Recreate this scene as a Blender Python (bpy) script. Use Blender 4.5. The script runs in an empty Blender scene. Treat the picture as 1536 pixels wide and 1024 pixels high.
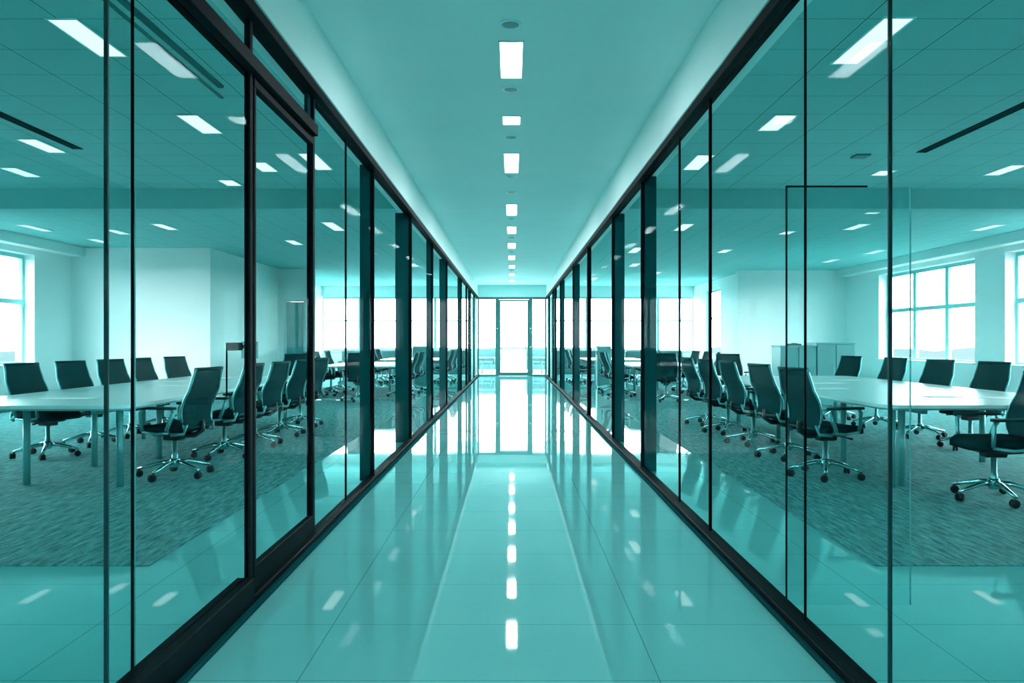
import bpy, math, random
from mathutils import Vector, Matrix
random.seed(7)
S = bpy.context.scene
COL = S.collection
PI = math.pi
CAM_Z = 1.25
W = 1.26          # corridor half width (glass plane)
GT = 2.81         # glass top
HC = 3.29         # corridor ceiling
HR = 3.25         # room ceiling
XW = 9.4          # outer side walls
DE = 29.0         # corridor end

# ------------------------------------------------------------------ materials
def newmat(name):
    m = bpy.data.materials.new(name); m.use_nodes = True
    nt = m.node_tree; nt.nodes.clear()
    out = nt.nodes.new('ShaderNodeOutputMaterial')
    return m, nt, out
def N(nt, t, **kw):
    n = nt.nodes.new(t)
    for k, v in kw.items():
        if k.startswith('_'): setattr(n, k[1:], v)
        else: n.inputs[k.replace('__', ' ')].default_value = v
    return n
def math_(nt, op, a, b=None, c=None):
    n = nt.nodes.new('ShaderNodeMath'); n.operation = op
    for i, v in enumerate((a, b, c)):
        if v is None: continue
        if isinstance(v, (int, float)): n.inputs[i].default_value = v
        else: nt.links.new(v, n.inputs[i])
    return n.outputs[0]
def mixc(nt, f, a, b):
    n = nt.nodes.new('ShaderNodeMix'); n.data_type = 'RGBA'
    if isinstance(f, (int, float)): n.inputs[0].default_value = f
    else: nt.links.new(f, n.inputs[0])
    for i, v in ((6, a), (7, b)):
        if isinstance(v, tuple): n.inputs[i].default_value = (*v, 1)
        else: nt.links.new(v, n.inputs[i])
    return n.outputs[2]
def coords(nt):
    g = nt.nodes.new('ShaderNodeNewGeometry')
    s = nt.nodes.new('ShaderNodeSeparateXYZ'); nt.links.new(g.outputs['Position'], s.inputs[0])
    return g.outputs['Position'], s.outputs[0], s.outputs[1], s.outputs[2]
def noise(nt, vec, scale, detail=3, stretch=None):
    if stretch:
        mp = nt.nodes.new('ShaderNodeMapping'); mp.inputs['Scale'].default_value = stretch
        nt.links.new(vec, mp.inputs[0]); vec = mp.outputs[0]
    n = nt.nodes.new('ShaderNodeTexNoise'); n.inputs['Scale'].default_value = scale; n.inputs['Detail'].default_value = detail
    nt.links.new(vec, n.inputs['Vector']); return n.outputs['Fac']
def basic(name, col, rough=.5, metal=0., spec=.5, var=.06, vscale=6., bump=0., bscale=200., coat=0.):
    m, nt, out = newmat(name)
    p = N(nt, 'ShaderNodeBsdfPrincipled', Roughness=rough, Metallic=metal)
    p.inputs['Specular IOR Level'].default_value = spec
    p.inputs['Coat Weight'].default_value = coat
    tc = nt.nodes.new('ShaderNodeTexCoord')
    f = noise(nt, tc.outputs['Object'], vscale)
    c = mixc(nt, f, tuple(x*(1-var) for x in col), tuple(min(1, x*(1+var)) for x in col))
    nt.links.new(c, p.inputs['Base Color'])
    if bump:
        b = N(nt, 'ShaderNodeBump', Strength=bump, Distance=.003)
        nt.links.new(noise(nt, tc.outputs['Object'], bscale, 2), b.inputs['Height'])
        nt.links.new(b.outputs[0], p.inputs['Normal'])
    nt.links.new(p.outputs[0], out.inputs[0])
    return m
def emis(name, col, st):
    m, nt, out = newmat(name)
    e = N(nt, 'ShaderNodeEmission', Color=(*col, 1), Strength=st)
    nt.links.new(e.outputs[0], out.inputs[0]); return m
def glass(name, tint, refl=.5):
    m, nt, out = newmat(name)
    g = nt.nodes.new('ShaderNodeNewGeometry')
    fr = N(nt, 'ShaderNodeFresnel', IOR=1.5)
    front = math_(nt, 'SUBTRACT', 1., g.outputs['Backfacing'])
    fac = math_(nt, 'MULTIPLY', math_(nt, 'MINIMUM', math_(nt, 'MULTIPLY', fr.outputs[0], refl), .005), front)
    tr = nt.nodes.new('ShaderNodeBsdfTransparent')
    nt.links.new(mixc(nt, front, (1., 1., 1.), tint), tr.inputs[0])
    gl = N(nt, 'ShaderNodeBsdfGlossy', Roughness=0.0, Color=(.75, .97, .97, 1))
    mx = nt.nodes.new('ShaderNodeMixShader')
    nt.links.new(fac, mx.inputs[0]); nt.links.new(tr.outputs[0], mx.inputs[1]); nt.links.new(gl.outputs[0], mx.inputs[2])
    nt.links.new(mx.outputs[0], out.inputs[0]); return m
def mesh_fabric(name, col, holes=.14):
    m, nt, out = newmat(name)
    p = N(nt, 'ShaderNodeBsdfPrincipled', Roughness=.85); p.inputs['Specular IOR Level'].default_value = .08
    tc = nt.nodes.new('ShaderNodeTexCoord')
    f = noise(nt, tc.outputs['Object'], 12)
    nt.links.new(mixc(nt, f, tuple(x*.85 for x in col), tuple(x*1.15 for x in col)), p.inputs['Base Color'])
    tr = nt.nodes.new('ShaderNodeBsdfTransparent'); mx = nt.nodes.new('ShaderNodeMixShader'); mx.inputs[0].default_value = holes
    nt.links.new(p.outputs[0], mx.inputs[1]); nt.links.new(tr.outputs[0], mx.inputs[2]); nt.links.new(mx.outputs[0], out.inputs[0])
    return m
def floor_mat():
    m, nt, out = newmat('polished_tile')
    pos, x, y, z = coords(nt)
    d = None
    for xi in (-3.1, -1.83, -.79, .545, 1.75, 2.95):
        a = math_(nt, 'ABSOLUTE', math_(nt, 'SUBTRACT', x, xi))
        d = a if d is None else math_(nt, 'MINIMUM', d, a)
    ty = math_(nt, 'ABSOLUTE', math_(nt, 'SUBTRACT', math_(nt, 'MODULO', math_(nt, 'ADD', y, 60 - 3.28 + .2925), .585), .2925))
    jx = math_(nt, 'LESS_THAN', d, .0022); jy = math_(nt, 'LESS_THAN', ty, .0022)
    j = math_(nt, 'MAXIMUM', jx, jy)
    n1 = noise(nt, pos, 1.3, 6); n2 = noise(nt, pos, 90, 2)
    c = mixc(nt, n1, (.15, .54, .535), (.22, .64, .63))
    c = mixc(nt, math_(nt, 'MULTIPLY', n2, .35), c, (.08, .36, .355))
    c = mixc(nt, math_(nt, 'MULTIPLY', j, .6), c, (.015, .12, .12))
    p = N(nt, 'ShaderNodeBsdfPrincipled', IOR=1.75)
    nt.links.new(c, p.inputs['Base Color'])
    r = math_(nt, 'ADD', math_(nt, 'MULTIPLY', noise(nt, pos, 2.2, 3), .04), .005)
    nt.links.new(r, p.inputs['Roughness'])
    b = N(nt, 'ShaderNodeBump', Strength=.02, Distance=.01)
    nt.links.new(noise(nt, pos, 3.0, 1, (1, .5, 1)), b.inputs['Height']); nt.links.new(b.outputs[0], p.inputs['Normal'])
    nt.links.new(p.outputs[0], out.inputs[0]); return m
def grid_ceiling():
    m, nt, out = newmat('ceiling_tile_grid')
    pos, x, y, z = coords(nt)
    ax = math_(nt, 'ABSOLUTE', x)
    tx = math_(nt, 'ABSOLUTE', math_(nt, 'SUBTRACT', math_(nt, 'MODULO', math_(nt, 'ADD', ax, 20 - 2.14 - 6.2 + .31 - 5.8 + .0), .62), .31))
    ty = math_(nt, 'ABSOLUTE', math_(nt, 'SUBTRACT', math_(nt, 'MODULO', math_(nt, 'ADD', y, 52 - 4.96 + .26), .52), .26))
    g = math_(nt, 'MAXIMUM', math_(nt, 'LESS_THAN', tx, .006), math_(nt, 'LESS_THAN', ty, .006))
    g2 = math_(nt, 'MAXIMUM', math_(nt, 'LESS_THAN', tx, .011), math_(nt, 'LESS_THAN', ty, .011))
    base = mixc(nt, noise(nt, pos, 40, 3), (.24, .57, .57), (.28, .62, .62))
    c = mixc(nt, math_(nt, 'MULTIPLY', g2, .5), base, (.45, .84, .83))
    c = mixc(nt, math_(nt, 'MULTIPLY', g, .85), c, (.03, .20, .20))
    p = N(nt, 'ShaderNodeBsdfPrincipled', Roughness=.85); nt.links.new(c, p.inputs['Base Color'])
    p.inputs['Specular IOR Level'].default_value = .2
    nt.links.new(p.outputs[0], out.inputs[0]); return m
def carpet_mat():
    m, nt, out = newmat('carpet_pile')
    pos, x, y, z = coords(nt)
    mp = nt.nodes.new('ShaderNodeMapping'); mp.inputs['Rotation'].default_value = (0, 0, .12); mp.inputs['Scale'].default_value = (22, 3, 1)
    nt.links.new(pos, mp.inputs[0])
    n = nt.nodes.new('ShaderNodeTexNoise'); n.inputs['Scale'].default_value = 1.6; n.inputs['Detail'].default_value = 6; n.inputs['Roughness'].default_value = .7
    nt.links.new(mp.outputs[0], n.inputs['Vector'])
    f = math_(nt, 'MULTIPLY', math_(nt, 'SUBTRACT', n.outputs['Fac'], .32), 2.6)
    cl = nt.nodes.new('ShaderNodeClamp'); nt.links.new(f, cl.inputs[0])
    c = mixc(nt, cl.outputs[0], (.010, .095, .10), (.12, .41, .415))
    p = N(nt, 'ShaderNodeBsdfPrincipled', Roughness=.95); p.inputs['Specular IOR Level'].default_value = .1
    b = N(nt, 'ShaderNodeBump', Strength=.35, Distance=.006)
    nt.links.new(n.outputs['Fac'], b.inputs['Height']); nt.links.new(b.outputs[0], p.inputs['Normal'])
    nt.links.new(c, p.inputs['Base Color']); nt.links.new(p.outputs[0], out.inputs[0]); return m

M = {
 'floor': floor_mat(), 'grid': grid_ceiling(), 'carpet': carpet_mat(),
 'plaster_c': basic('corridor_plaster', (.66, .87, .865), .6, spec=.3, var=.04, vscale=1.5),
 'plaster': basic('pale_wall_paint', (.84, .86, .86), .7, spec=.3, var=.03, vscale=1.2),
 'beam': basic('beam_paint', (.22, .56, .56), .7, spec=.3),
 'black': basic('black_anodised_frame', (.0015, .008, .010), .55, metal=.0, spec=.02),
 'column': basic('dark_clad_column', (.005, .06, .066), .85, spec=.0),
 'track': basic('teal_track_metal', (.02, .16, .17), .5, spec=.1),
 'joint': basic('glass_joint_seal', (.004, .04, .045), .5, spec=.1),
 'winframe': basic('window_frame_paint', (.22, .62, .61), .5),
 'glass': glass('tinted_partition_glass', (.74, .95, .945), .36),
 'glass2': glass('clear_door_glass', (.80, .95, .95), .6),
 'glassw': glass('window_glass', (.96, .99, .99), .25),
 'fabric': basic('charcoal_seat_fabric', (.0012, .024, .028), .9, spec=.06, bump=.2),
 'mesh': mesh_fabric('woven_mesh_fabric', (.0015, .040, .046)),
 'plastic': basic('black_plastic', (.003, .016, .019), .5, spec=.3),
 'armpad': basic('arm_pad_rubber', (.003, .035, .04), .55, spec=.2),
 'silver': basic('satin_aluminium', (.11, .36, .37), .35, metal=.7, var=.03),
 'chrome': basic('polished_aluminium', (.30, .66, .67), .22, metal=.95, var=.02),
 'table': basic('white_laminate_top', (.56, .75, .75), .28, spec=.35, var=.02),
 'edge': basic('table_edge_band', (.10, .36, .36), .4),
 'leg': basic('painted_steel_leg', (.09, .33, .34), .4, metal=.3),
 'paper': basic('white_paper', (.95, .98, .98), .8, var=.01),
 'light': emis('corridor_light_diffuser', (1, 1, 1), 6.),
 'roomlight': emis('room_light_diffuser', (.88, 1, 1), .62),
 'trimw': basic('white_fitting', (.40, .78, .77), .4),
 'vent': basic('grey_vent_metal', (.05, .25, .25), .5),
 'cab': basic('cabinet_laminate', (.08, .33, .335), .45),
 'cabd': basic('cabinet_front', (.055, .25, .255), .45),
 'sofag': basic('grey_teal_upholstery', (.05, .17, .175), .8),
 'sofaw': basic('white_upholstery', (.36, .46, .46), .8),
 'door': basic('teal_door_paint', (.05, .33, .33), .4),
 'ground': None, 'terrace': basic('terrace_paving', (.40, .50, .50), .6),
}
def ground_mat():
    m, nt, out = newmat('hazy_town_and_trees')
    pos, x, y, z = coords(nt)
    n = noise(nt, pos, .035, 8); n2 = noise(nt, pos, .3, 4)
    c = mixc(nt, n, (.026, .037, .038), (.050, .055, .055))
    c = mixc(nt, math_(nt, 'MULTIPLY', n2, .4), c, (.033, .043, .043))
    p = N(nt, 'ShaderNodeBsdfPrincipled', Roughness=1.); p.inputs['Specular IOR Level'].default_value = 0
    nt.links.new(c, p.inputs['Base Color']); nt.links.new(p.outputs[0], out.inputs[0]); return m
M['ground'] = ground_mat()

# ------------------------------------------------------------------ mesh builder
class MB:
    def __init__(s): s.v = []; s.f = []; s.sm = []
    def add(s, vs, fs, smooth=False, mat=None):
        o = len(s.v)
        for p in vs:
            p = Vector(p); s.v.append(tuple(mat @ p if mat else p))
        for f in fs: s.f.append(tuple(i + o for i in f)); s.sm.append(smooth)
        return s
    def box(s, x0, x1, y0, y1, z0, z1, b=0., mat=None):
        if x0 > x1: x0, x1 = x1, x0
        if y0 > y1: y0, y1 = y1, y0
        if b <= 0:
            vs = [(x, y, z) for x in (x0, x1) for y in (y0, y1) for z in (z0, z1)]
            fs = [(0,1,3,2),(4,6,7,5),(0,4,5,1),(2,3,7,6),(0,2,6,4),(1,5,7,3)]
            return s.add(vs, fs, mat=mat)
        b = min(b, (x1-x0)/2.01, (y1-y0)/2.01, (z1-z0)/2.01)
        # chamfered box: three quads' worth of inset corners
        vs = []; idx = {}
        for i, x in enumerate((x0, x1)):
            for j, y in enumerate((y0, y1)):
                for k, z in enumerate((z0, z1)):
                    sx, sy, sz = (1-2*i)*b, (1-2*j)*b, (1-2*k)*b
                    idx[i,j,k,'x'] = len(vs); vs.append((x, y+sy, z+sz))
                    idx[i,j,k,'y'] = len(vs); vs.append((x+sx, y, z+sz))
                    idx[i,j,k,'z'] = len(vs); vs.append((x+sx, y+sy, z))
        fs = []
        def face(pts, n):
            a, bb, c = (Vector(vs[p]) for p in pts[:3])
            if (bb-a).cross(c-a).dot(Vector(n)) < 0: pts = pts[::-1]
            fs.append(tuple(pts))
        for i in (0, 1):
            n = 2*i-1
            face([idx[i,0,0,'x'], idx[i,1,0,'x'], idx[i,1,1,'x'], idx[i,0,1,'x']], (n,0,0))
            face([idx[0,i,0,'y'], idx[1,i,0,'y'], idx[1,i,1,'y'], idx[0,i,1,'y']], (0,n,0))
            face([idx[0,0,i,'z'], idx[1,0,i,'z'], idx[1,1,i,'z'], idx[0,1,i,'z']], (0,0,n))
            for j in (0, 1):
                mm = 2*j-1
                face([idx[i,j,0,'x'], idx[i,j,1,'x'], idx[i,j,1,'y'], idx[i,j,0,'y']], (n,mm,0))
                face([idx[i,0,j,'x'], idx[i,1,j,'x'], idx[i,1,j,'z'], idx[i,0,j,'z']], (n,0,mm))
                face([idx[0,i,j,'y'], idx[1,i,j,'y'], idx[1,i,j,'z'], idx[0,i,j,'z']], (0,n,mm))
                for k in (0, 1):
                    face([idx[i,j,k,'x'], idx[i,j,k,'y'], idx[i,j,k,'z']], (n,mm,2*k-1))
        return s.add(vs, fs, mat=mat)
    def tube(s, pts, r, n=10, flat=1., mat=None, up=(0,0,1)):
        # sweep an ellipse along points; r may be list; flat scales one axis
        pts = [Vector(p) for p in pts]; L = len(pts)
        rs = r if isinstance(r, (list, tuple)) else [r]*L
        vs = []
        for i, p in enumerate(pts):
            t = (pts[min(i+1, L-1)] - pts[max(i-1, 0)]).normalized()
            u = Vector(up)
            if abs(t.dot(u)) > .97: u = Vector((1, 0, 0)) if abs(t.x) < .9 else Vector((0, 1, 0))
            a = t.cross(u).normalized(); b = a.cross(t).normalized()
            for k in range(n):
                th = 2*PI*k/n
                vs.append(p + a*math.cos(th)*rs[i]*flat + b*math.sin(th)*rs[i])
        fs = []
        for i in range(L-1):
            for k in range(n):
                k2 = (k+1) % n
                fs.append((i*n+k, i*n+k2, (i+1)*n+k2, (i+1)*n+k))
        o = len(s.v); s.add(vs, fs, True, mat)
        s.f.append(tuple(o + k for k in range(n))[::-1]); s.sm.append(False)
        s.f.append(tuple(o + (L-1)*n + k for k in range(n))); s.sm.append(False)
        return s
    def lathe(s, prof, n=20, c=(0,0,0), mat=None):
        vs = []; fs = []
        for r, z in prof:
            for k in range(n):
                th = 2*PI*k/n; vs.append((c[0]+r*math.cos(th), c[1]+r*math.sin(th), c[2]+z))
        for i in range(len(prof)-1):
            for k in range(n):
                k2 = (k+1) % n; fs.append((i*n+k, i*n+k2, (i+1)*n+k2, (i+1)*n+k))
        o = len(s.v); s.add(vs, fs, True, mat)
        s.f.append(tuple(o+k for k in range(n))[::-1]); s.sm.append(False)
        s.f.append(tuple(o+(len(prof)-1)*n+k for k in range(n))); s.sm.append(False)
        return s
    def prism(s, outline, z0, z1, mat=None, smooth=False):
        n = len(outline)
        vs = [(x, y, z0) for x, y in outline] + [(x, y, z1) for x, y in outline]
        fs = [tuple(range(n))[::-1], tuple(range(n, 2*n))]
        s.add(vs, fs, False, mat)
        o = len(s.v) - 2*n
        for i in range(n):
            j = (i+1) % n; s.f.append((o+i, o+j, o+n+j, o+n+i)); s.sm.append(smooth)
        return s
    def build(s, name, mat, parent=None, loc=(0,0,0)):
        me = bpy.data.meshes.new(name); me.from_pydata(s.v, [], s.f)
        me.polygons.foreach_set('use_smooth', s.sm)
        me.materials.append(mat); me.update()
        import bmesh
        bm = bmesh.new(); bm.from_mesh(me); bmesh.ops.recalc_face_normals(bm, faces=bm.faces); bm.to_mesh(me); bm.free()
        o = bpy.data.objects.new(name, me); COL.objects.link(o); o.location = loc
        if parent: o.parent = parent
        return o
def rrect(x0, x1, y0, y1, r, n=6):
    pts = []
    for cx, cy, a0 in ((x1-r, y1-r, 0), (x0+r, y1-r, 90), (x0+r, y0+r, 180), (x1-r, y0+r, 270)):
        for k in range(n+1):
            a = math.radians(a0 + 90*k/n); pts.append((cx + r*math.cos(a), cy + r*math.sin(a)))
    return pts
def tag(o, label, cat, group=None, kind=None):
    o['label'] = label; o['category'] = cat
    if group: o['group'] = group
    if kind: o['kind'] = kind
    return o
def empty(name, loc, rz=0.):
    o = bpy.data.objects.new(name, None); COL.objects.link(o); o.location = loc; o.rotation_euler = (0, 0, rz)
    o.empty_display_size = .1
    return o
def struct(name, mb, mat, label, cat, parent=None):
    o = mb.build(name, mat, parent)
    if not parent: tag(o, label, cat, kind='structure')
    return o
def copy_tree(o, parent=None):
    c = o.copy(); COL.objects.link(c)
    if parent: c.parent = parent
    for ch in list(o.children): copy_tree(ch, c)
    return c

# ------------------------------------------------------------------ shell
YB = -3.0    # back of the building behind the camera
struct('floor', MB().box(-XW-.2, XW+.2, YB-.2, DE+.25, -.12, 0), M['floor'], 'polished teal-grey tiled floor running down the corridor', 'floor')
struct('ceiling', MB().box(-W-.02, W+.02, YB, DE+.1, HC, HC+.12), M['plaster_c'], 'smooth plaster ceiling above the corridor', 'ceiling')
for s, nm in ((-1, 'left'), (1, 'right')):
    struct('ceiling', MB().box(s*(W+.14), s*(XW+.2), YB-.2, DE+.2, HR, HR+.12), M['grid'], f'tiled grid ceiling over the {nm} office', 'ceiling')
    struct('trim_%d' % (1 if s < 0 else 2), MB().box(s*(W-.02), s*(W+.14), YB, DE, GT+.03, HC+.12), M['plaster_c'],
           f'plaster bulkhead above the {nm} glass partition', 'trim')
    struct('trim_%d' % (3 if s < 0 else 4), MB().box(s*(W+.14), s*XW, 10.48, 10.80, 2.99, HR), M['beam'],
           f'ceiling beam crossing the {nm} office above the table', 'trim')
    struct('trim_%d' % (5 if s < 0 else 6), MB().box(s*(XW-.28), s*XW, YB, 22.4 if s > 0 else 17.1, 3.06, HR), M['plaster'],
           f'window bulkhead along the {nm} outer wall', 'trim')
struct('wall_back', MB().box(-XW-.2, -1.12, YB-.2, YB, 0, HC+.12).box(1.12, XW+.2, YB-.2, YB, 0, HC+.12).box(-1.12, 1.12, YB-.2, YB, 2.75, HC+.12).box(-1.12, 1.12, YB-.2, YB, 0, .08), M['plaster_c'], 'wall behind the viewer, its opening added to let light in', 'wall')
struct('window_99', MB().box(-1.12, 1.12, YB-.11, YB-.10, .08, 2.75), M['glassw'], 'unseen glazed opening added to light the near corridor', 'window')  # out-of-frame opening, added so sky light reaches the near corridor

# ---- outer side walls with windows
WZ0, WZ1 = .78, 2.95
win_n = [0]
def wname():
    win_n[0] += 1; return 'window_%d' % win_n[0]
def outer_wall(s, y0, y1, wins, x, nm, label):
    mb = MB(); t = .38
    xa, xb = s*x, s*(x+t)
    mb.box(xa, xb, y0, y1, 0, WZ0); mb.box(xa, xb, y0, y1, WZ1, HR+.12)
    e = y0
    for a, b, n in sorted(wins):
        mb.box(xa, xb, e, a, WZ0, WZ1); e = b
    mb.box(xa, xb, e, y1, WZ0, WZ1)
    struct(nm, mb, M['plaster'], label, 'wall')
    for a, b, n in wins:
        side = 'right' if s > 0 else 'left'
        fx0, fx1 = s*(x+.20), s*(x+.27)
        fr = MB(); w = .075
        fr.box(fx0, fx1, a, a+w, WZ0, WZ1); fr.box(fx0, fx1, b-w, b, WZ0, WZ1)
        fr.box(fx0, fx1, a+w, b-w, WZ0, WZ0+w); fr.box(fx0, fx1, a+w, b-w, WZ1-w, WZ1)
        for k in range(1, n):
            yy = a + (b-a)*k/n; fr.box(fx0, fx1, yy-.07, yy+.07, WZ0+w, WZ1-w)
        o = struct(wname(), fr, M['winframe'], '%s outer wall window, %d panes wide, about %d metres down' % (side, n, a), 'window')
        tr = MB()
        for k in range(n):
            ya = a+w if k == 0 else a+(b-a)*k/n+.07; yb = b-w if k == n-1 else a+(b-a)*(k+1)/n-.07
            tr.box(fx0, fx1, ya, yb, 1.98, 2.07)
        struct('transom', tr, M['winframe'], '', '', o)
        struct('glass_pane', MB().box(s*(x+.23), s*(x+.24), a+w, b-w, WZ0+w, WZ1-w), M['glassw'], '', '', o)
        struct('window_sill', MB().box(s*(x-.06), s*(x+.20), a-.02, b+.02, WZ0, WZ0+.035, .008), M['plaster'], '', '', o)
outer_wall(1, YB, 22.5, [(16.25, 20.5, 3), (10.9, 15.25, 3), (5.5, 9.9, 3)], XW, 'wall_right', 'right outer wall of the right office with tall windows')
outer_wall(-1, YB, 17.1, [(11.4, 15.75, 3), (6.0, 10.4, 3)], XW, 'wall_left', 'left outer wall of the left office with tall windows')
# left room back wall + step + door wall
lb = MB().box(-XW, -6.45, 17.1, 17.3, 0, HR); lb.box(-6.65, -6.45, 17.3, 22.0, 0, HR)
struct('wall_left_end', lb, M['plaster'], 'pale blank wall at the end of the left office', 'wall')
dw = MB(); dx0, dx1 = -6.22, -5.72
dw.box(-6.45, dx0, 22., 22.18, 0, HR); dw.box(dx1, -5.45, 22., 22.18, 0, HR); dw.box(dx0, dx1, 22., 22.18, 2.35, HR)
struct('wall_left_return', dw, M['plaster'], 'short pale wall holding the teal door in the left office', 'wall')
d0 = struct('door_1', MB().box(dx0+.01, dx1-.01, 22.02, 22.07, .0, 2.34), M['door'], 'closed teal door in the far wall of the left office', 'door')
MB().tube([(dx1-.07, 22.02, 1.0), (dx1-.07, 21.96, 1.0), (dx1-.17, 21.96, 1.0)], .011).build('door_handle', M['silver'], d0)
fr = MB().box(dx0-.05, dx0+.008, 21.98, 22.0, 0, 2.39).box(dx1-.008, dx1+.05, 21.98, 22.0, 0, 2.39).box(dx0-.05, dx1+.05, 21.98, 22.0, 2.342, 2.39)
fr.build('door_frame', M['winframe'], d0)
# right room back wall
struct('wall_right_end', MB().box(6.35, XW, 22.5, 22.7, 0, HR), M['plaster'], 'pale blank wall at the end of the right office', 'wall')
def small_side(s, x, y0, y1, a, b, nm, label):
    mb = MB(); t = .2
    mb.box(s*x, s*(x+t), y0, y1, 0, WZ0).box(s*x, s*(x+t), y0, y1, WZ1, HR+.1).box(s*x, s*(x+t), y0, a, WZ0, WZ1).box(s*x, s*(x+t), b, y1, WZ0, WZ1)
    struct(nm, mb, M['plaster'], label, 'wall')
    f = MB(); w = .07; fa, fb = s*(x+.08), s*(x+.14)
    f.box(fa, fb, a, a+w, WZ0, WZ1).box(fa, fb, b-w, b, WZ0, WZ1).box(fa, fb, a+w, b-w, WZ0, WZ0+w).box(fa, fb, a+w, b-w, WZ1-w, WZ1).box(fa, fb, a+w, b-w, 1.98, 2.06)
    o = struct(wname(), f, M['winframe'], 'narrow window in the %s side wall beyond the blank end wall' % ('right' if s > 0 else 'left'), 'window')
    MB().box(s*(x+.105), s*(x+.115), a+w, b-w, WZ0+w, WZ1-w).build('glass_pane', M['glassw'], o)
small_side(1, 6.6, 22.7, DE, 25.3, 27.2, 'wall_right_far', 'right side wall beyond the blank end wall')
small_side(-1, 6.9, 22.18, DE, 25.0, 27.6, 'wall_left_far', 'left side wall beyond the teal door')
struct('wall_left_corner', MB().box(-6.9, -6.45, 22.0, 22.18, 0, HR), M['plaster'], 'small wall corner beside the teal door', 'wall')

# far window wall in both offices
for s, nm, xe in ((-1, 'left', 6.9), (1, 'right', 6.6)):
    mb = MB()
    mb.box(s*(W+.16), s*xe, DE, DE+.2, 0, .84).box(s*(W+.16), s*xe, DE, DE+.2, 2.87, HR+.12)
    mb.box(s*(W+.02), s*(W+.16), DE, DE+.2, 0, HR+.12)
    struct('wall_far_' + nm, mb, M['plaster'], f'low wall under the wide far windows of the {nm} office', 'wall')
    n = 4; xs = [W+.16 + (xe-W-.16)*k/n for k in range(n+1)]
    for k in range(n):
        a, b = xs[k], xs[k+1]; w = .05
        f = MB().box(s*a, s*(a+w), DE+.05, DE+.12, .84, 2.87).box(s*(b-w), s*b, DE+.05, DE+.12, .84, 2.87)
        f.box(s*(a+w), s*(b-w), DE+.05, DE+.12, .84, .89).box(s*(a+w), s*(b-w), DE+.05, DE+.12, 2.80, 2.87).box(s*(a+w), s*(b-w), DE+.06, DE+.11, 1.98, 2.03)
        o = struct(wname(), f, M['winframe'], f'far bright window of the {nm} office, number {k+1} from the corridor', 'window')
        MB().box(s*(a+w), s*(b-w), DE+.08, DE+.09, .89, 2.80).build('glass_pane', M['glassw'], o)

# ---- corridor end: header, frames, door
struct('wall_end', MB().box(-W-.02, W+.02, DE, DE+.15, GT+.05, HC), M['plaster_c'], 'plaster wall above the glass doors at the corridor end', 'wall')
ef = MB()
ef.box(-W, W, DE, DE+.1, GT-.03, GT+.05).box(-W, -W+.07, DE, DE+.1, 0, GT-.03).box(W-.07, W, DE, DE+.1, 0, GT-.03)
ef.box(-.60, -.47, DE, DE+.1, 0, GT-.03).box(.61, .74, DE, DE+.1, 0, GT-.03)
ef.box(-W+.07, -.60, DE, DE+.1, 0, .05).box(.74, W-.07, DE, DE+.1, 0, .05)
struct('trim_7', ef, basic('end_frame_paint', (.015, .17, .17), .4), 'dark teal frame of the glass screen at the corridor end', 'trim')
for s, a, b, nm in ((-1, -W+.07, -.60, 'left'), (1, .74, W-.07, 'right')):
    struct(wname(), MB().box(a, b, DE+.045, DE+.055, .05, GT-.03), M['glassw'], f'tall glass pane on the {nm} of the end door', 'window')
d2 = empty('door_2', (.07, DE+.05, 0)); tag(d2, 'glass door at the bright far end of the corridor', 'door', kind='structure')
f = MB().box(-.54, -.49, -.03, .03, 0.01, 2.77).box(.49, .54, -.03, .03, .01, 2.77).box(-.49, .49, -.03, .03, .01, .13).box(-.49, .49, -.03, .03, 2.71, 2.77)
f.build('door_frame', bpy.data.materials['end_frame_paint'], d2)
MB().box(-.49, .49, -.005, .005, .13, 2.71).build('glass_pane', M['glassw'], d2)
for x in (-.43, .43):
    MB().tube([(x, -.03, .95), (x, -.09, .95), (x, -.09, 1.3), (x, -.03, 1.3)] , .014).build('door_handle', M['silver'], d2)
for x, z in ((-.60, 1.72), (.60, 1.72), (.60, 1.05)):
    MB().lathe([(0.001, 0), (.028, 0), (.028, .02), (.001, .02)], 14, mat=Matrix.Translation((x, -.055, z)) @ Matrix.Rotation(PI/2, 4, 'X')).build('lock_button', M['trimw'], d2)

# ------------------------------------------------------------------ glass partitions
tn = [20]
def tname():
    tn[0] += 1; return 'trim_%d' % tn[0]
def rail(s, y0, y1, z0, z1, xa, xb, mat, label):
    return struct(tname(), MB().box(s*xa, s*xb, y0, y1, z0, z1, .004), mat, label, 'trim')
# (depth, style, x-size, y-size)
left = [(2.485, 'j', .005, .008), (2.65, 'm', .008, .009), (3.80, 'p', .022, .04), (5.02, 'p', .022, .03), (6.05, 'm', .010, .02),
        (7.2, 'c', .09, .09), (9.9, 'c', .165, .12), (12.6, 'c', .07, .08), (15.4, 'c', .12, .1), (19.8, 'c', .07, .08), (22.0, 'm', .04, .05), (24.2, 'c', .06, .07), (26.4, 'm', .035, .05)]
right = [(2.667, 'j', .005, .007), (3.43, 'm', .008, .010), (5.07, 'p', .014, .02), (6.0, 'm', .012, .02),
         (7.7, 'c', .11, .10), (9.95, 'c', .12, .1), (13.0, 'm', .05, .06), (16.4, 'c', .11, .1), (20.8, 'c', .09, .09), (22.9, 'm', .04, .05), (24.7, 'c', .07, .08), (27.0, 'm', .045, .05)]
WORDS = ['first', 'second', 'third', 'fourth', 'fifth', 'sixth', 'seventh', 'eighth', 'ninth', 'tenth', 'eleventh', 'twelfth', 'thirteenth', 'fourteenth']
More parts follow.
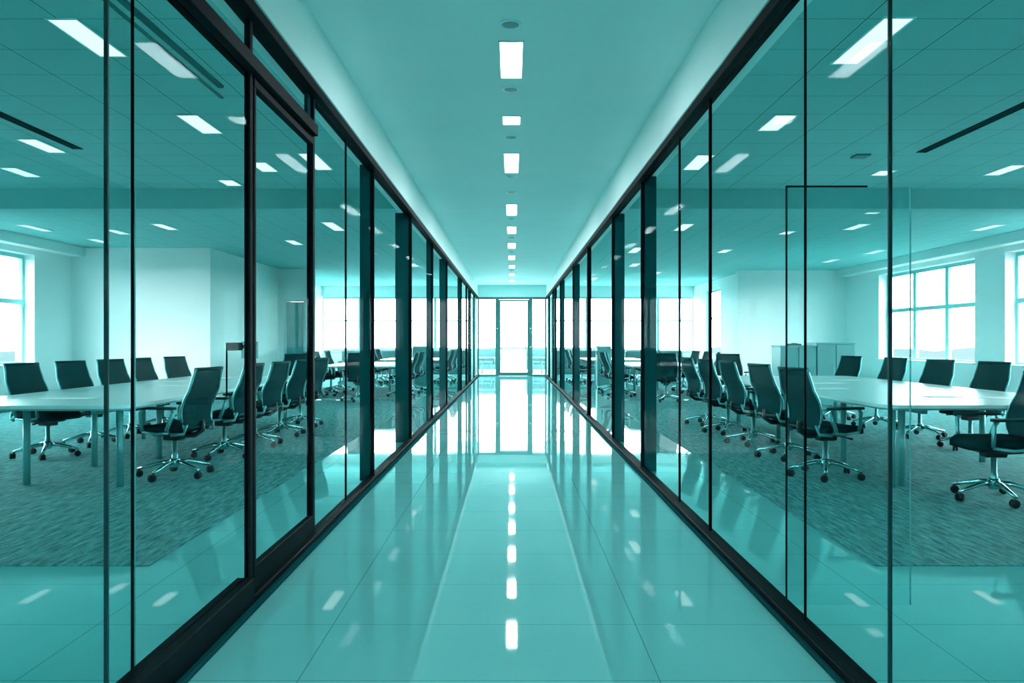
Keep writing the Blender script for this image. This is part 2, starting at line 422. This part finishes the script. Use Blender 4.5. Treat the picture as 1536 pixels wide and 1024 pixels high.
for s, lst, nm in ((-1, left, 'left'), (1, right, 'right')):
    rail(s, YB, DE, GT-.025, GT+.035, W-.055, W+.04, M['black'], f'black head rail along the top of the {nm} glass partition')
    rail(s, YB, DE, HC-.49+.06, HC-.49+.075, W-.045, W-.022, M['silver'], f'thin bright shadow-gap strip above the {nm} glass partition')
    if s < 0:
        rail(s, YB, 3.78, 0, .135, W-.045, W+.04, M['black'], 'deep black floor track under the near left sliding panels')
        rail(s, 3.78, 5.0, 0, .05, W-.045, W+.04, M['black'], 'black threshold under the left sliding door')
        rail(s, 5.0, DE, 0, .05, W-.045, W+.03, M['black'], 'black floor rail along the far left glass partition')
        rail(s, YB, 5.0, 2.53, 2.60, W-.05, W+.04, M['black'], 'thick black sliding-door transom rail on the near left partition')
        rail(s, YB, 3.78, 2.445, 2.46, W+.10, W+.13, M['track'], 'upper inner sliding track behind the near left glass')
        rail(s, YB, 3.78, 2.395, 2.405, W+.10, W+.12, M['track'], 'lower inner sliding track behind the near left glass')
        rail(s, YB, 5.0, 2.60, 2.615, W-.03, W+.02, M['silver'], 'thin bright bead on the near left transom rail')
    else:
        rail(s, YB, DE, 0, .05, W-.055, W+.03, M['black'], 'black floor rail along the right glass partition')
    rail(s, YB, DE, 0, .022, W-.075, W-.0551 if s > 0 else W-.0451, M['column'], f'low dark floor strip beside the {nm} glass partition')
    prev = YB
    for i, (d, st, tx, ty) in enumerate(lst):
        o = WORDS[i]
        top = GT-.025
        if st == 'j':
            mb = MB().box(s*(W-.0065), s*(W+.0065-.009*0), d-ty/2, d+ty/2, .05 if s > 0 else .135, top)
            struct(tname(), mb, M['joint'], f'slim dark glass joint, {o} upright of the {nm} partition', 'trim')
        elif st in 'mp':
            z0 = .05 if (s > 0 or d > 5) else (.135 if d < 3.79 else 0.)
            mb = MB().box(s*(W-tx*.75), s*(W+tx*.6), d, d+ty, z0, top, .003)
            struct(tname(), mb, M['black'], f'{"thin" if st=="m" else "sturdy"} black mullion, {o} upright of the {nm} partition', 'trim')
        else:
            mb = MB().box(s*(W-.02), s*(W+.018), d-.005, d+.02, .05, top, .003)
            struct(tname(), mb, M['black'], f'black mullion fixed to the dark column, {o} upright of the {nm} partition', 'trim')
            mb = MB().box(s*(W+.02), s*(W+.02+tx), d, d+ty, 0, HR if tx > 2 else GT+.03)
            struct(tname(), mb, M['column'], f'dark clad column behind the {nm} glass at the {o} upright', 'trim')
    # panes
    edges = [YB] + [d for d, *_ in lst] + [DE]
    for i in range(len(edges)-1):
        a, b = edges[i], edges[i+1]
        st = lst[i-1] if i else None
        a2 = a + (.0 if i == 0 else (st[3]/2 if st[1] == 'j' else st[3] if st[1] in 'mp' else .021))
        nb = lst[i] if i < len(lst) else None
        b2 = b - (nb[3]/2 if nb and nb[1] == 'j' else 0.006 if nb and nb[1] == 'c' else 0.0)
        lab = f'{nm} partition glass pane, {WORDS[i]} from the viewer'
        if s < 0 and b <= 5.03:
            z0 = .135
            if abs(a-3.80) > .01:
                struct(wname(), MB().box(-W-.006, -W+.006, a2, b2, z0, 2.53), M['glass'], lab, 'window')
        else:
            struct(wname(), MB().box(s*(W-.006), s*(W+.006), a2, b2, .05, top), M['glass'], lab, 'window')
# left transom lights
for a, b, w_ in ((YB, 2.64, 'nearest'), (2.68, 5.02, 'second')):
    struct(wname(), MB().box(-W-.006, -W+.006, a, b, 2.60, GT-.025), M['glass'], f'narrow transom glass above the left sliding panels, {w_}', 'window')
struct(tname(), MB().box(-W-.02, -W-.0, 4.93, 5.0, 2.60, GT-.025), M['column'], 'short dark transom post above the left sliding door', 'trim')
# second sliding leaf layer behind the near left glass
sl = empty('door_3', (-W-.12, 1.6, 0)); tag(sl, 'frameless sliding glass leaf parked behind the near left pane', 'door', kind='structure')
MB().box(-.005, .005, 0, 1.32, .02, 1.80).build('glass_pane', M['glass2'], sl)
MB().box(-.005, .005, 1.3201, 1.3235, .02, 1.80).build('edge_seal', M['silver'], sl)
# framed sliding door (left)
d3 = empty('door_4', (-W, 3.85, 0)); tag(d3, 'black framed sliding glass door in the left partition', 'door', kind='structure')
f = MB().box(-.02, .02, 0.004, 1.166, .052, .165, .003).box(-.02, .02, 0.004, 1.166, 2.48, 2.528, .003).box(-.02, .02, .004, .028, .165, 2.48).box(-.02, .02, 1.14, 1.166, .165, 2.48)
f.build('door_frame', M['black'], d3)
MB().box(-.005, .005, .028, 1.14, .165, 2.48).build('glass_pane', M['glass'], d3)
h = MB().box(-.05, -.021, -.19, -.04, 1.208, 1.245, .004).box(-.035, -.021, -.04, .02, 1.218, 1.234, .003)
h.box(-.047, -.04, -.20, -.1905, 1.0, 1.245, .003)
h.build('door_handle', M['black'], d3)
# open glass door leaf, right office
d4 = empty('door_5', (W+.02, 3.74, 0)); tag(d4, 'frameless glass door standing open behind the right partition', 'door', kind='structure')
MB().box(.0061, .58, -.005, .005, .02, 1.97).build('glass_pane', M['glass2'], d4)
MB().box(0, .006, -.0055, .0055, .02, 1.978).box(.006, .38, -.005, .005, 1.9705, 1.978).build('edge_seal', M['black'], d4)
MB().box(.5801, .5835, -.005, .005, .02, 1.97).build('edge_trim', M['silver'], d4)

# ------------------------------------------------------------------ carpets
for s, nm, x2 in ((-1, 'left', XW-.02), (1, 'right', XW-.02)):
    o = MB().box(s*2.02, s*x2, 4.45, 16.9, 0.0005, .008).build('carpet', M['carpet'])
    tag(o, f'dark streaky carpet under the table in the {nm} office', 'carpet')
    o = MB().box(s*2.3, s*6.3, 17.4, 21.6, 0.0005, .008).build('carpet', M['carpet'])
    tag(o, f'far dark carpet beyond the table in the {nm} office', 'carpet')

# ------------------------------------------------------------------ office chair (faces +X)
def make_chair():
    r = empty('office_chair', (0, 0, 0))
    # seat
    n = 10; mb = MB(); vs = []; top = []
    ol = rrect(-.24, .26, -.245, .245, .09, 5)
    rings = [(.90, .425, 0), (1.0, .44, 0), (1.0, .475, 0), (.93, .493, 0), (.6, .487, 0), (.15, .484, 0)]
    cx = .01; vv = []
    for k, z, _ in rings:
        for x, y in ol:
            X = cx + (x-cx)*k; Y = y*k
            dz = -.035*max(0, (X-.12)/.14)**2
            vv.append((X, Y, z + dz))
    L = len(ol); fs = [tuple(range(L))[::-1]]
    for i in range(len(rings)-1):
        for k in range(L): k2 = (k+1) % L; fs.append((i*L+k, i*L+k2, (i+1)*L+k2, (i+1)*L+k))
    fs.append(tuple((len(rings)-1)*L + k for k in range(L)))
    mb.add(vv, fs, True); mb.build('seat', M['fabric'], r)
    # back curve
    def bx(z):
        t = (z-.46)/.55
        return -.235 + .035*math.sin(min(1, t*1.6)*PI) - .125*max(0, t-.12)**1.25
    def bw(z):
        t = (z-.46)/.55; return .228 + .026*math.sin(PI*min(1, t*1.15)) - .005*t
    mb = MB(); nz, ny = 14, 8; vs = []; fs = []
    for side in (0, 1):
        for i in range(nz+1):
            z = .47 + .525*i/nz
            for j in range(ny+1):
                u = -1 + 2*j/ny; y = u*bw(z)*.97
                vs.append((bx(z) - .022*(1-u*u) - side*.006, y, z))
    st = (nz+1)*(ny+1)
    for i in range(nz):
        for j in range(ny):
            a = i*(ny+1)+j; b, c, d = a+1, a+ny+2, a+ny+1
            fs.append((a, b, c, d)); fs.append((st+a, st+d, st+c, st+b))
    for i in range(nz):
        a = i*(ny+1); fs.append((a, a+ny+1, st+a+ny+1, st+a)); b = a+ny; fs.append((b, st+b, st+b+ny+1, b+ny+1))
    for j in range(ny):
        fs.append((j, st+j, st+j+1, j+1)); a = nz*(ny+1)+j; fs.append((a, a+1, st+a+1, st+a))
    mb.add(vs, fs, True); mb.build('backrest', M['mesh'], r)
    # frame: silver side rails, dark top/bottom bar
    for s in (-1, 1):
        pts = [(bx(z)-.008, s*bw(z), z) for z in [.45+.55*i/14 for i in range(15)]]
        MB().tube(pts, .012, 8, flat=.8).build('side_rail', M['silver'], r)
    zt = .995
    mb = MB().tube([(bx(zt)-.02*(1-(j/8*2-1)**2)-.006, (j/8*2-1)*bw(zt), zt) for j in range(9)], .014, 8)
    mb.build('top_bar', M['armpad'], r)
    mb = MB().tube([(bx(.465)-.02*(1-(j/8*2-1)**2)-.006, (j/8*2-1)*bw(.465), .465) for j in range(9)], .013, 8)
    mb.build('bottom_bar', M['armpad'], r)
    # spine bracket
    MB().tube([(-.05, 0, .38), (-.2, 0, .385), (-.275, 0, .43), (-.28, 0, .52)], [.028, .026, .022, .014], 8, flat=1.6).build('spine_bracket', M['plastic'], r)
    # armrests: pad + silver loop
    for s in (-1, 1):
        y = s*.30
        pad = MB(); ol2 = rrect(-.20, .17, y-.038, y+.038, .034, 5)
        pad.prism([(a, b) for a, b in ol2], .640, .662, smooth=True)
        p = pad.build('armrest', M['armpad'], r)
        lp = MB().tube([(.12, y, .64), (.145, y, .61), (.145, y*.97, .52), (.14, y*.93, .445)], [.017, .018, .018, .017], 8, flat=.75)
        lp.tube([(-.16, y, .64), (-.175, y, .61), (-.14, y, .52), (-.11, y*.99, .455), (-.15, y*.97, .415), (-.24, y*.8, .42), (-.26, y*.72, .5)],
                [.015, .019, .021, .021, .017, .014, .011], 8, flat=.75)
        lp.tube([(-.12, y*.98, .43), (0, y*.95, .418), (.14, y*.93, .437)], .013, 8)
        lp.build('arm_bracket', M['silver'], p)
    # mechanism
    mb = MB().box(-.13, .15, -.10, .10, .375, .425, .012).box(-.08, .09, -.055, .055, .335, .38, .01)
    m_ = mb.build('tilt_mechanism', M['plastic'], r)
    MB().tube([(.06, -.09, .385), (.07, -.20, .38), (.075, -.27, .375)], [.007, .007, .012], 6).build('lever', M['plastic'], m_)
    MB().lathe([(.028, .10), (.028, .20), (.022, .205), (.022, .36)], 14).build('gas_column', M['silver'], r)
    MB().lathe([(.036, .085), (.046, .105), (.046, .15), (.032, .168)], 16).build('base_hub', M['chrome'], r)
    for k in range(5):
        a = math.radians(18 + 72*k); c, sn = math.cos(a), math.sin(a)
        pts = [(c*.03, sn*.03, .135), (c*.12, sn*.12, .128), (c*.24, sn*.24, .098), (c*.325, sn*.325, .076)]
        lg = MB().tube(pts, [.022, .02, .016, .012], 8, flat=1.15).build('base_leg', M['chrome'], r)
        w = MB()
        R0 = Matrix.Translation((c*.325, sn*.325, 0)) @ Matrix.Rotation(a + 1.1*(k % 2) + .5, 4, 'Z')
        for q in (-1, 1):
            w.lathe([(.012, -.012), (.029, -.012), (.033, -.005), (.033, .005), (.028, .012), (.01, .012)], 14,
                    mat=R0 @ Matrix.Translation((-.012, q*.0145, .0332)) @ Matrix.Rotation(PI/2, 4, 'X'))
        w.box(-.03, .006, -.024, .024, .034, .062, .008, mat=R0)
        w.build('caster', M['plastic'], lg)
    return r
proto = make_chair(); used = [False]
def chair(x, y, rz, label, group):
    if not used[0]: o = proto; used[0] = True
    else: o = copy_tree(proto)
    o.location = (x, y, .008 if (abs(x) > 2.02 and y < 21.6) else 0); o.rotation_euler = (0, 0, math.radians(rz))
    tag(o, label, 'chair', group)
G1, G2, G3, G4 = ('chairs on the corridor side of the left table', 'chairs on the window side of the left table',
                  'chairs on the corridor side of the right table', 'chairs on the window side of the right table')
ordw = ['nearest the viewer', 'second from the viewer', 'third from the viewer', 'fourth from the viewer', 'fifth from the viewer', 'sixth from the viewer']
for i, (x, y, a) in enumerate([(-3.11, 7.38, 170), (-3.1, 8.62, 172), (-3.06, 9.5, 170), (-3.06, 10.55, 168), (-3.1, 11.7, 166)]):
    chair(x, y, a, f'mesh-back office chair, corridor side of the left table, {ordw[i]}', G1)
for i, (x, y, a) in enumerate([(-5.02, 8.65, -14), (-5.02, 9.6, -16), (-5.0, 10.5, -18), (-5.0, 11.45, -10), (-4.98, 12.45, -20)]):
    chair(x, y, a, f'mesh-back office chair, window side of the left table, {ordw[i]}', G2)
for i, (x, y, a) in enumerate([(2.88, 7.35, 15), (2.95, 8.55, 12), (2.93, 9.7, 9), (2.93, 10.85, 12), (2.93, 11.95, 10)]):
    chair(x, y, a, f'mesh-back office chair, corridor side of the right table, {ordw[i]}', G3)
for i, (x, y, a) in enumerate([(5.3, 9.25, 195), (5.3, 10.4, 198), (5.28, 11.6, 196), (5.2, 12.9, 200)]):
    chair(x, y, a, f'mesh-back office chair, window side of the right table, {ordw[i]}', G4)
chair(3.79, 6.29, 175, 'mesh-back office chair at the near end of the right table, closest of all', 'chairs at the near end of the tables')

# ------------------------------------------------------------------ tables
def table(name, x0, x1, y0, y1, label, legs, bow=.05, z=.72):
    t = empty(name, ((x0+x1)/2, (y0+y1)/2, 0)); tag(t, label, 'table', 'long meeting tables' if y0 < 10 else 'far tables in the offices')
    cx, cy = (x0+x1)/2, (y0+y1)/2; hw, hl = (x1-x0)/2, (y1-y0)/2
    pts = []
    base = rrect(-hw, hw, -hl, hl, .16, 6)
    out = []
    L = len(base)
    for i in range(L):
        a, b = Vector(base[i]), Vector(base[(i+1) % L]); n = 8 if (b-a).length > .5 else 1
        for k in range(n):
            p = a.lerp(b, k/n); u = p.y/hl
            s = 1 + bow*(1-u*u) - bow*.6
            out.append((p.x*s, p.y))
    MB().prism(out, z-.028, z, smooth=False).build('tabletop', M['table'], t)
    ins = [(a*.985, b*.993) for a, b in out]
    MB().prism(ins, z-.045, z-.0281).build('underside_band', M['edge'], t)
    a = MB().box(-hw*.55, -hw*.55+.05, -hl*.9, hl*.9, z-.10, z-.0451).box(hw*.55-.05, hw*.55, -hl*.9, hl*.9, z-.10, z-.0451)
    a.build('support_rail', M['leg'], t)
    zf = .008 if y0 < 21.5 else 0
    for (lx, ly) in legs:
        MB().tube([(lx-cx, ly-cy, zf), (lx-cx, ly-cy, z-.0451)], .03, 14).build('leg', M['leg'], t)
table('conference_table', -4.95, -3.18, 6.6, 12.4, 'long white conference table in the left office beside the glass',
      [(-4.21, 6.94), (-3.36, 6.85), (-4.15, 7.95), (-3.75, 8.5), (-3.4, 10.2), (-4.7, 10.2), (-3.4, 12.0), (-4.7, 12.0)], .04)
table('conference_table', 3.08, 5.2, 6.66, 12.4, 'long white conference table in the right office beside the glass',
      [(3.25, 6.84), (3.36, 6.90), (3.42, 8.25), (4.85, 8.25), (3.4, 10.2), (4.85, 10.2), (3.4, 12.0), (4.85, 12.0)], .04)
# far tables
far = []
for s, nm in ((-1, 'left'), (1, 'right')):
    for (a, b, y0, y1, w_) in ((2.6, 4.2, 17.6, 20.6, 'second'), (2.2, 3.9, 23.4, 26.2, 'third')):
        x0, x1 = sorted((s*a, s*b))
        table('meeting_table', x0, x1, y0, y1, f'pale meeting table, {w_} down the {nm} office',
              [(x0+.5, y0+.3), (x1-.5, y0+.3), (x0+.5, y1-.3), (x1-.5, y1-.3)], .0)
        g = f'chairs around the {w_} table of the {nm} office'
        k = 0
        for side in (0, 1):
            for f_ in (.15, .5, .85):
                xx = (a-.12) if side == 0 else (b+.12)
                ang = (0 if side == 0 else 180) if s > 0 else (180 if side == 0 else 0)
                k += 1
                sd = 'corridor' if side == 0 else 'window'
                pos = ('near', 'middle', 'far')[[.15, .5, .85].index(f_)]
                chair(s*xx, y0 + (y1-y0)*f_, ang + random.uniform(-14, 14), f'{nm} office chair, {pos} seat, {sd} side of the {w_} table', g)
    # loose chairs at the heads of the tables
    chair(s*3.2, 16.6, 75 if s > 0 else 105, f'{nm} office chair at the near head of the second table', f'loose chairs in the {nm} office')
    chair(s*4.3, 15.6, 60 if s > 0 else 120, f'{nm} office chair standing loose between the long and second tables', f'loose chairs in the {nm} office')

# papers and plates on tables
def paper(x, y, w, l, rz, label, n=3):
    o = MB()
    for k in range(n): o.box(-w/2+.004*k, w/2+.004*k, -l/2-.003*k, l/2-.003*k, .0006*k, .0006*k+.0005)
    o = o.build('paper_stack', M['paper'], None, (x, y, .7205)); o.rotation_euler = (0, 0, math.radians(rz)); tag(o, label, 'paper', 'papers on the conference tables')
paper(-4.15, 7.45, .50, .22, 4, 'white papers on the near end of the left conference table')
paper(-4.05, 9.6, .42, .24, -6, 'white papers halfway down the left conference table')
paper(-4.55, 10.6, .42, .24, 8, 'white papers near the window chairs on the left conference table')
paper(4.12, 7.65, .36, .24, -4, 'white papers on the near end of the right conference table')
paper(4.58, 7.5, .30, .22, 8, 'second white papers by the near chair on the right conference table')
paper(4.0, 10.2, .45, .28, 5, 'white papers halfway down the right conference table')
paper(4.6, 11.0, .35, .24, -6, 'white papers near the window chairs on the right conference table')
paper(3.6, 9.0, .30, .22, 3, 'white papers at the corridor edge of the right conference table')
o = MB().lathe([(.10, 0), (.19, .008), (.20, .014), (.185, .012), (.09, .006)], 28).build('serving_plate', M['paper'], None, (-4.1, 11.2, .7202))
tag(o, 'round white plate far down the left conference table', 'plate')

# ------------------------------------------------------------------ cabinets
def cabinet(name, x0, x1, y0, y1, h, doors, label, top=None):
    c = empty(name, ((x0+x1)/2, (y0+y1)/2, 0.008)); tag(c, label, 'cabinet')
    hx, hy = (x1-x0)/2, (y1-y0)/2
    MB().box(-hx, hx, -hy, hy, .06, h-.03, .005).box(-hx+.03, hx-.03, -hy+.04, hy, 0, .06).build('body', M['cab'], c)
    MB().box(-hx-.01, hx+.01, -hy-.02, hy, h-.0299, h, .006).build('top', M['cab'], c)
    for k in range(doors):
        a = -hx + 2*hx*k/doors + .006; b = -hx + 2*hx*(k+1)/doors - .006
        d = MB().box(a, b, -hy-.018, -hy-.0001, .08, h-.04, .004).build('door', M['cabd'], c)
        MB().tube([(b-.05, -hy-.018, h*.55), (b-.05, -hy-.045, h*.55), (b-.05, -hy-.045, h*.68), (b-.05, -hy-.018, h*.68)], .006, 6).build('handle', M['silver'], d)
    return c
cabinet('storage_cabinet', 4.9, 5.55, 14.6, 15.1, 1.17, 2, 'shorter grey-teal storage cabinet behind the right conference table')
cabinet('storage_cabinet', 5.56, 6.25, 14.6, 15.1, 1.22, 2, 'taller grey-teal storage cabinet behind the right conference table')
o = MB().box(-.11, .11, -.08, .08, 0, .03, .01).box(-.04, .04, -.05, .05, .03, .045, .005).build('desk_phone', M['plastic'], None, (5.22, 14.8, 1.1785)); tag(o, 'small dark device on top of the shorter storage cabinet', 'phone')
cabinet('storage_cabinet', 2.3, 2.68, 21.6+.02, 22.0, 1.12, 1, 'narrow dark cabinet beside the right glass partition')
cabinet('storage_cabinet', -2.68, -2.3, 21.6+.02, 22.0, 1.12, 1, 'narrow dark cabinet beside the left glass partition')
# monitor on a stand beside left door wall
mo = empty('monitor_stand', (-5.05, 15.4, .008)); tag(mo, 'screen on a slim stand behind the left conference table', 'monitor')
MB().lathe([(.22, 0), (.22, .015), (.03, .03), (.025, 1.0)], 20).build('stand', M['silver'], mo)
MB().box(-.16, .16, -.02, .02, .92, 1.24, .008).build('screen_housing', M['cabd'], mo)

# ------------------------------------------------------------------ sofas along the far windows and terrace furniture
def sofa(x, y, w, rz, mat, label, group, h=.88):
    c = empty('sofa', (x, y, 0), math.radians(rz)); tag(c, label, 'sofa', group)
    MB().box(-w/2, w/2, -.40, .36, .12, .34, .03).build('base', mat, c)
    MB().box(-w/2, w/2, .22, .42, .3401, h, .05).build('backrest', mat, c)
    for s in (-1, 1): MB().box(s*w/2, s*(w/2-.14), -.40, .2199, .3401, .58, .03).build('armrest', mat, c)
    n = max(1, round((w-.3)/.6))
    for k in range(n):
        a = -w/2+.15 + (w-.3)*k/n; MB().box(a, a+(w-.3)/n-.01, -.40, .215, .345, .46, .03).build('seat_cushion', mat, c)
    for sx in (-1, 1):
        for sy in (-.34, .36-.06): MB().tube([(sx*(w/2-.08), sy, 0), (sx*(w/2-.08), sy, .12)], .018, 8).build('leg', M['leg'], c)
for s, nm in ((-1, 'left'), (1, 'right')):
    sofa(s*2.5, 27.9, 2.0, 0, M['sofag'], f'grey-teal sofa under the far windows of the {nm} office, nearer the corridor', 'sofas under the far windows', .93)
    sofa(s*5.0, 27.9, 2.0, 0, M['sofag'], f'grey-teal sofa under the far windows of the {nm} office, nearer the outer wall', 'sofas under the far windows', .93)
    t = empty('round_table', (s*.98, 31.2, 0)); tag(t, f'small oval table outside the {nm} end pane', 'table', 'oval terrace tables')
    MB().lathe([(.30, .60), (.33, .61), (.33, .635), (.30, .64)], 28).build('tabletop', M['cab'], t)
    for k in range(4):
        a = PI/4+k*PI/2; MB().tube([(.2*math.cos(a), .2*math.sin(a), .60), (.26*math.cos(a), .26*math.sin(a), 0)], .02, 8).build('leg', M['sofag'], t)
    sofa(s*1.05, 32.6, .95, 0, M['sofag'], f'grey-teal armchair outside the {nm} end pane', 'terrace armchairs', .95)
sofa(.1, 34.5, 1.5, 0, M['sofaw'], 'white sofa on the terrace straight behind the end door', 'terrace sofas', .9)
struct('floor', MB().box(-10, 10, DE+.26, 38, -.12, -.0), M['terrace'], 'bright paved terrace beyond the end door', 'terrace')
struct('ceiling', MB().box(-2.6, 2.6, DE+.25, 37, 3.34, 3.46), M['plaster_c'], 'canopy roof added to shade the terrace furniture', 'canopy')  # added roof, keeps open sky off the terrace furniture
# landscape far below
g = MB(); nr, na = 26, 120
vs = []; fs = []
for i in range(nr+1):
    r = 1.5 if i == 0 else 40*(2600/40)**(i/nr)
    for k in range(na):
        a = 2*PI*k/na; hgt = random.uniform(-1, 1)*min(12, r*.012)
        vs.append((r*math.cos(a), 12 + r*math.sin(a), -24 + hgt))
for i in range(nr):
    for k in range(na):
        k2 = (k+1) % na; fs.append((i*na+k, i*na+k2, (i+1)*na+k2, (i+1)*na+k))
g.add(vs, fs, True); g = g.build('ground', M['ground']); tag(g, 'pale hazy town and trees far below the windows', 'landscape', kind='structure')

# ------------------------------------------------------------------ ceiling fittings
def clight(x, y0, y1, w, z, mat, label, group, power, col=(1, 1, 1)):
    c = empty('ceiling_light', (x, (y0+y1)/2, z)); tag(c, label, 'ceiling light', group)
    h = (y1-y0)/2; f = .014
    MB().box(-w/2-f, -w/2, -h-f, h+f, -.008, .0).box(w/2, w/2+f, -h-f, h+f, -.008, 0).box(-w/2, w/2, -h-f, -h, -.008, 0).box(-w/2, w/2, h, h+f, -.008, 0).build('frame', M['trimw'], c)
    MB().box(-w/2, w/2, -h, h, -.004, -.0002).build('diffuser', mat, c)
    if power:
        l = bpy.data.lights.new('lamp', 'AREA'); l.shape = 'RECTANGLE'; l.size = w*.98; l.size_y = 2*h*.98; l.energy = power; l.color = col
        o = bpy.data.objects.new('lamp', l); COL.objects.link(o); o.parent = c; o.location = (0, 0, -.0062)
PC, PR = 15., 0.
for i, (a, b) in enumerate([(5.44, 6.18), (7.24, 7.50), (8.68, 9.64), (11.9, 12.9), (14.2, 15.1), (16.6, 17.5), (19., 19.9), (21.4, 22.2), (24, 24.8), (26.6, 27.2)]):
    clight(-.005, a, b, .155, HC, M['light'], f'bright corridor ceiling light, {WORDS[i]} from the viewer', 'corridor ceiling lights', PC*(b-a)/.8, (.93, 1, 1.03))
for i, y in enumerate([5.14, 6.46, 7.97, 9.88, 10.95, 13.3, 15.7, 18.2, 20.6, 23.0]):
    v = empty('ceiling_speaker', (-.01, y, HC)); tag(v, f'round grey ceiling disc between corridor lights, {WORDS[i]} from the viewer', 'speaker', 'round discs in the corridor ceiling')
    MB().lathe([(.07, 0), (.07, -.005), (.062, -.008)], 28).build('rim', M['trimw'], v)
    MB().lathe([(.0615, -.0045), (.0615, -.0075), (.04, -.009)], 28).build('grille', M['vent'], v)
LL = [(-2.79, 4.96, 5.6), (-2.87, 7.06, 7.67), (-2.84, 8.92, 9.4), (-2.18, 8.5, 9.3), (-3.1, 13.4, 14.4), (-4.8, 7.9, 8.45), (-5.8, 9.2, 9.7),
      (-8.4, 13.7, 14.5), (-8.2, 15.6, 16.2), (-6.05, 13.6, 14.3), (-7.2, 14.3, 14.9), (-3.55, 9.9, 10.25), (-3.2, 17.5, 18.3), (-4.4, 15.8, 16.5), (-2.6, 20.5, 21.3), (-4.2, 23, 24), (-2.6, 25, 26), (-5, 2.0, 2.6), (-6.5, 4.6, 5.2)]
RL = [(2.39, 4.94, 5.75), (2.42, 7.06, 7.57), (2.08, 8.57, 9.3), (5.75, 9.06, 9.6), (4.4, 9.35, 9.62), (6.0, 13.6, 14.3), (8.35, 13.7, 14.4), (5.6, 12.2, 12.5),
      (5.05, 14.5, 14.9), (8.1, 17.5, 18.2), (7.9, 19.5, 20.2), (4.7, 17.4, 18.), (3.0, 13.6, 14.4), (2.7, 17, 18), (3.2, 20.5, 21.3), (4.2, 23, 24), (2.6, 25, 26), (5, 2.0, 2.6), (6.8, 4.6, 5.2)]
for lst, nm in ((LL, 'left'), (RL, 'right')):
    for i, (x, a, b) in enumerate(sorted(lst, key=lambda q: q[1])):
        sd = 'nearer the glass' if abs(x) < 4 else ('mid-room' if abs(x) < 7 else 'nearer the windows')
        clight(x, a, b, .18, HR, M['roomlight'], f'{nm} office ceiling light {sd}, position {i+1} going down the room', f'{nm} office ceiling lights', PR*(b-a)/.6, (.85, 1, 1))
for s, x, a, b, nm in ((1, 4.32, 6.2, 8.45, 'right'), (-1, -4.5, 6.6, 8.3, 'left')):
    v = empty('ceiling_air_vent', (x, (a+b)/2, HR)); tag(v, f'long dark linear air slot in the {nm} office ceiling', 'air vent', 'linear air slots')
    h = (b-a)/2
    MB().box(-.05, .05, -h, h, -.004, 0).build('slot_backing', M['plastic'], v)
    for q in (-.044, -.012, .02, .044): MB().box(q-.004, q+.004, -h, h, -.010, -.0041).build('slot_blade', M['column'], v)
v = MB().box(-.08, .08, -.08, .08, -.02, 0, .006).build('smoke_detector', M['vent'], None, (3.75, 8.6, HR)); tag(v, 'small dark square detector in the right office ceiling', 'detector')

# ------------------------------------------------------------------ world & camera
w = bpy.data.worlds.new('World'); S.world = w; w.use_nodes = True
nt = w.node_tree; nt.nodes.clear()
out = nt.nodes.new('ShaderNodeOutputWorld'); bg = nt.nodes.new('ShaderNodeBackground')
tc = nt.nodes.new('ShaderNodeTexCoord'); sp = nt.nodes.new('ShaderNodeSeparateXYZ'); nt.links.new(tc.outputs['Generated'], sp.inputs[0])
ramp = nt.nodes.new('ShaderNodeValToRGB')
ramp.color_ramp.elements[0].position = 0.0; ramp.color_ramp.elements[0].color = (1.0, 1.0, 1.03, 1)
ramp.color_ramp.elements[1].position = .6; ramp.color_ramp.elements[1].color = (.97, .99, 1.02, 1)
nt.links.new(sp.outputs[2], ramp.inputs[0]); nt.links.new(ramp.outputs[0], bg.inputs[0]); bg.inputs[1].default_value = 11.0
nt.links.new(bg.outputs[0], out.inputs[0])

cam = bpy.data.cameras.new('camera'); co = bpy.data.objects.new('camera', cam); COL.objects.link(co)
co.location = (0, 0, CAM_Z); co.rotation_euler = (PI/2, 0, 0)
cam.sensor_width = 36; cam.lens = 36*1200/1536; cam.clip_start = .05; cam.clip_end = 5000
S.camera = co
S.view_settings.view_transform = 'Standard'; S.view_settings.look = 'None'; S.view_settings.gamma = 1; S.view_settings.exposure = 1.0
S.view_settings.use_curve_mapping = False
try:
    S.cycles.transparent_max_bounces = 32; S.cycles.max_bounces = 12; S.cycles.diffuse_bounces = 6; S.cycles.sample_clamp_indirect = 20
except Exception: pass
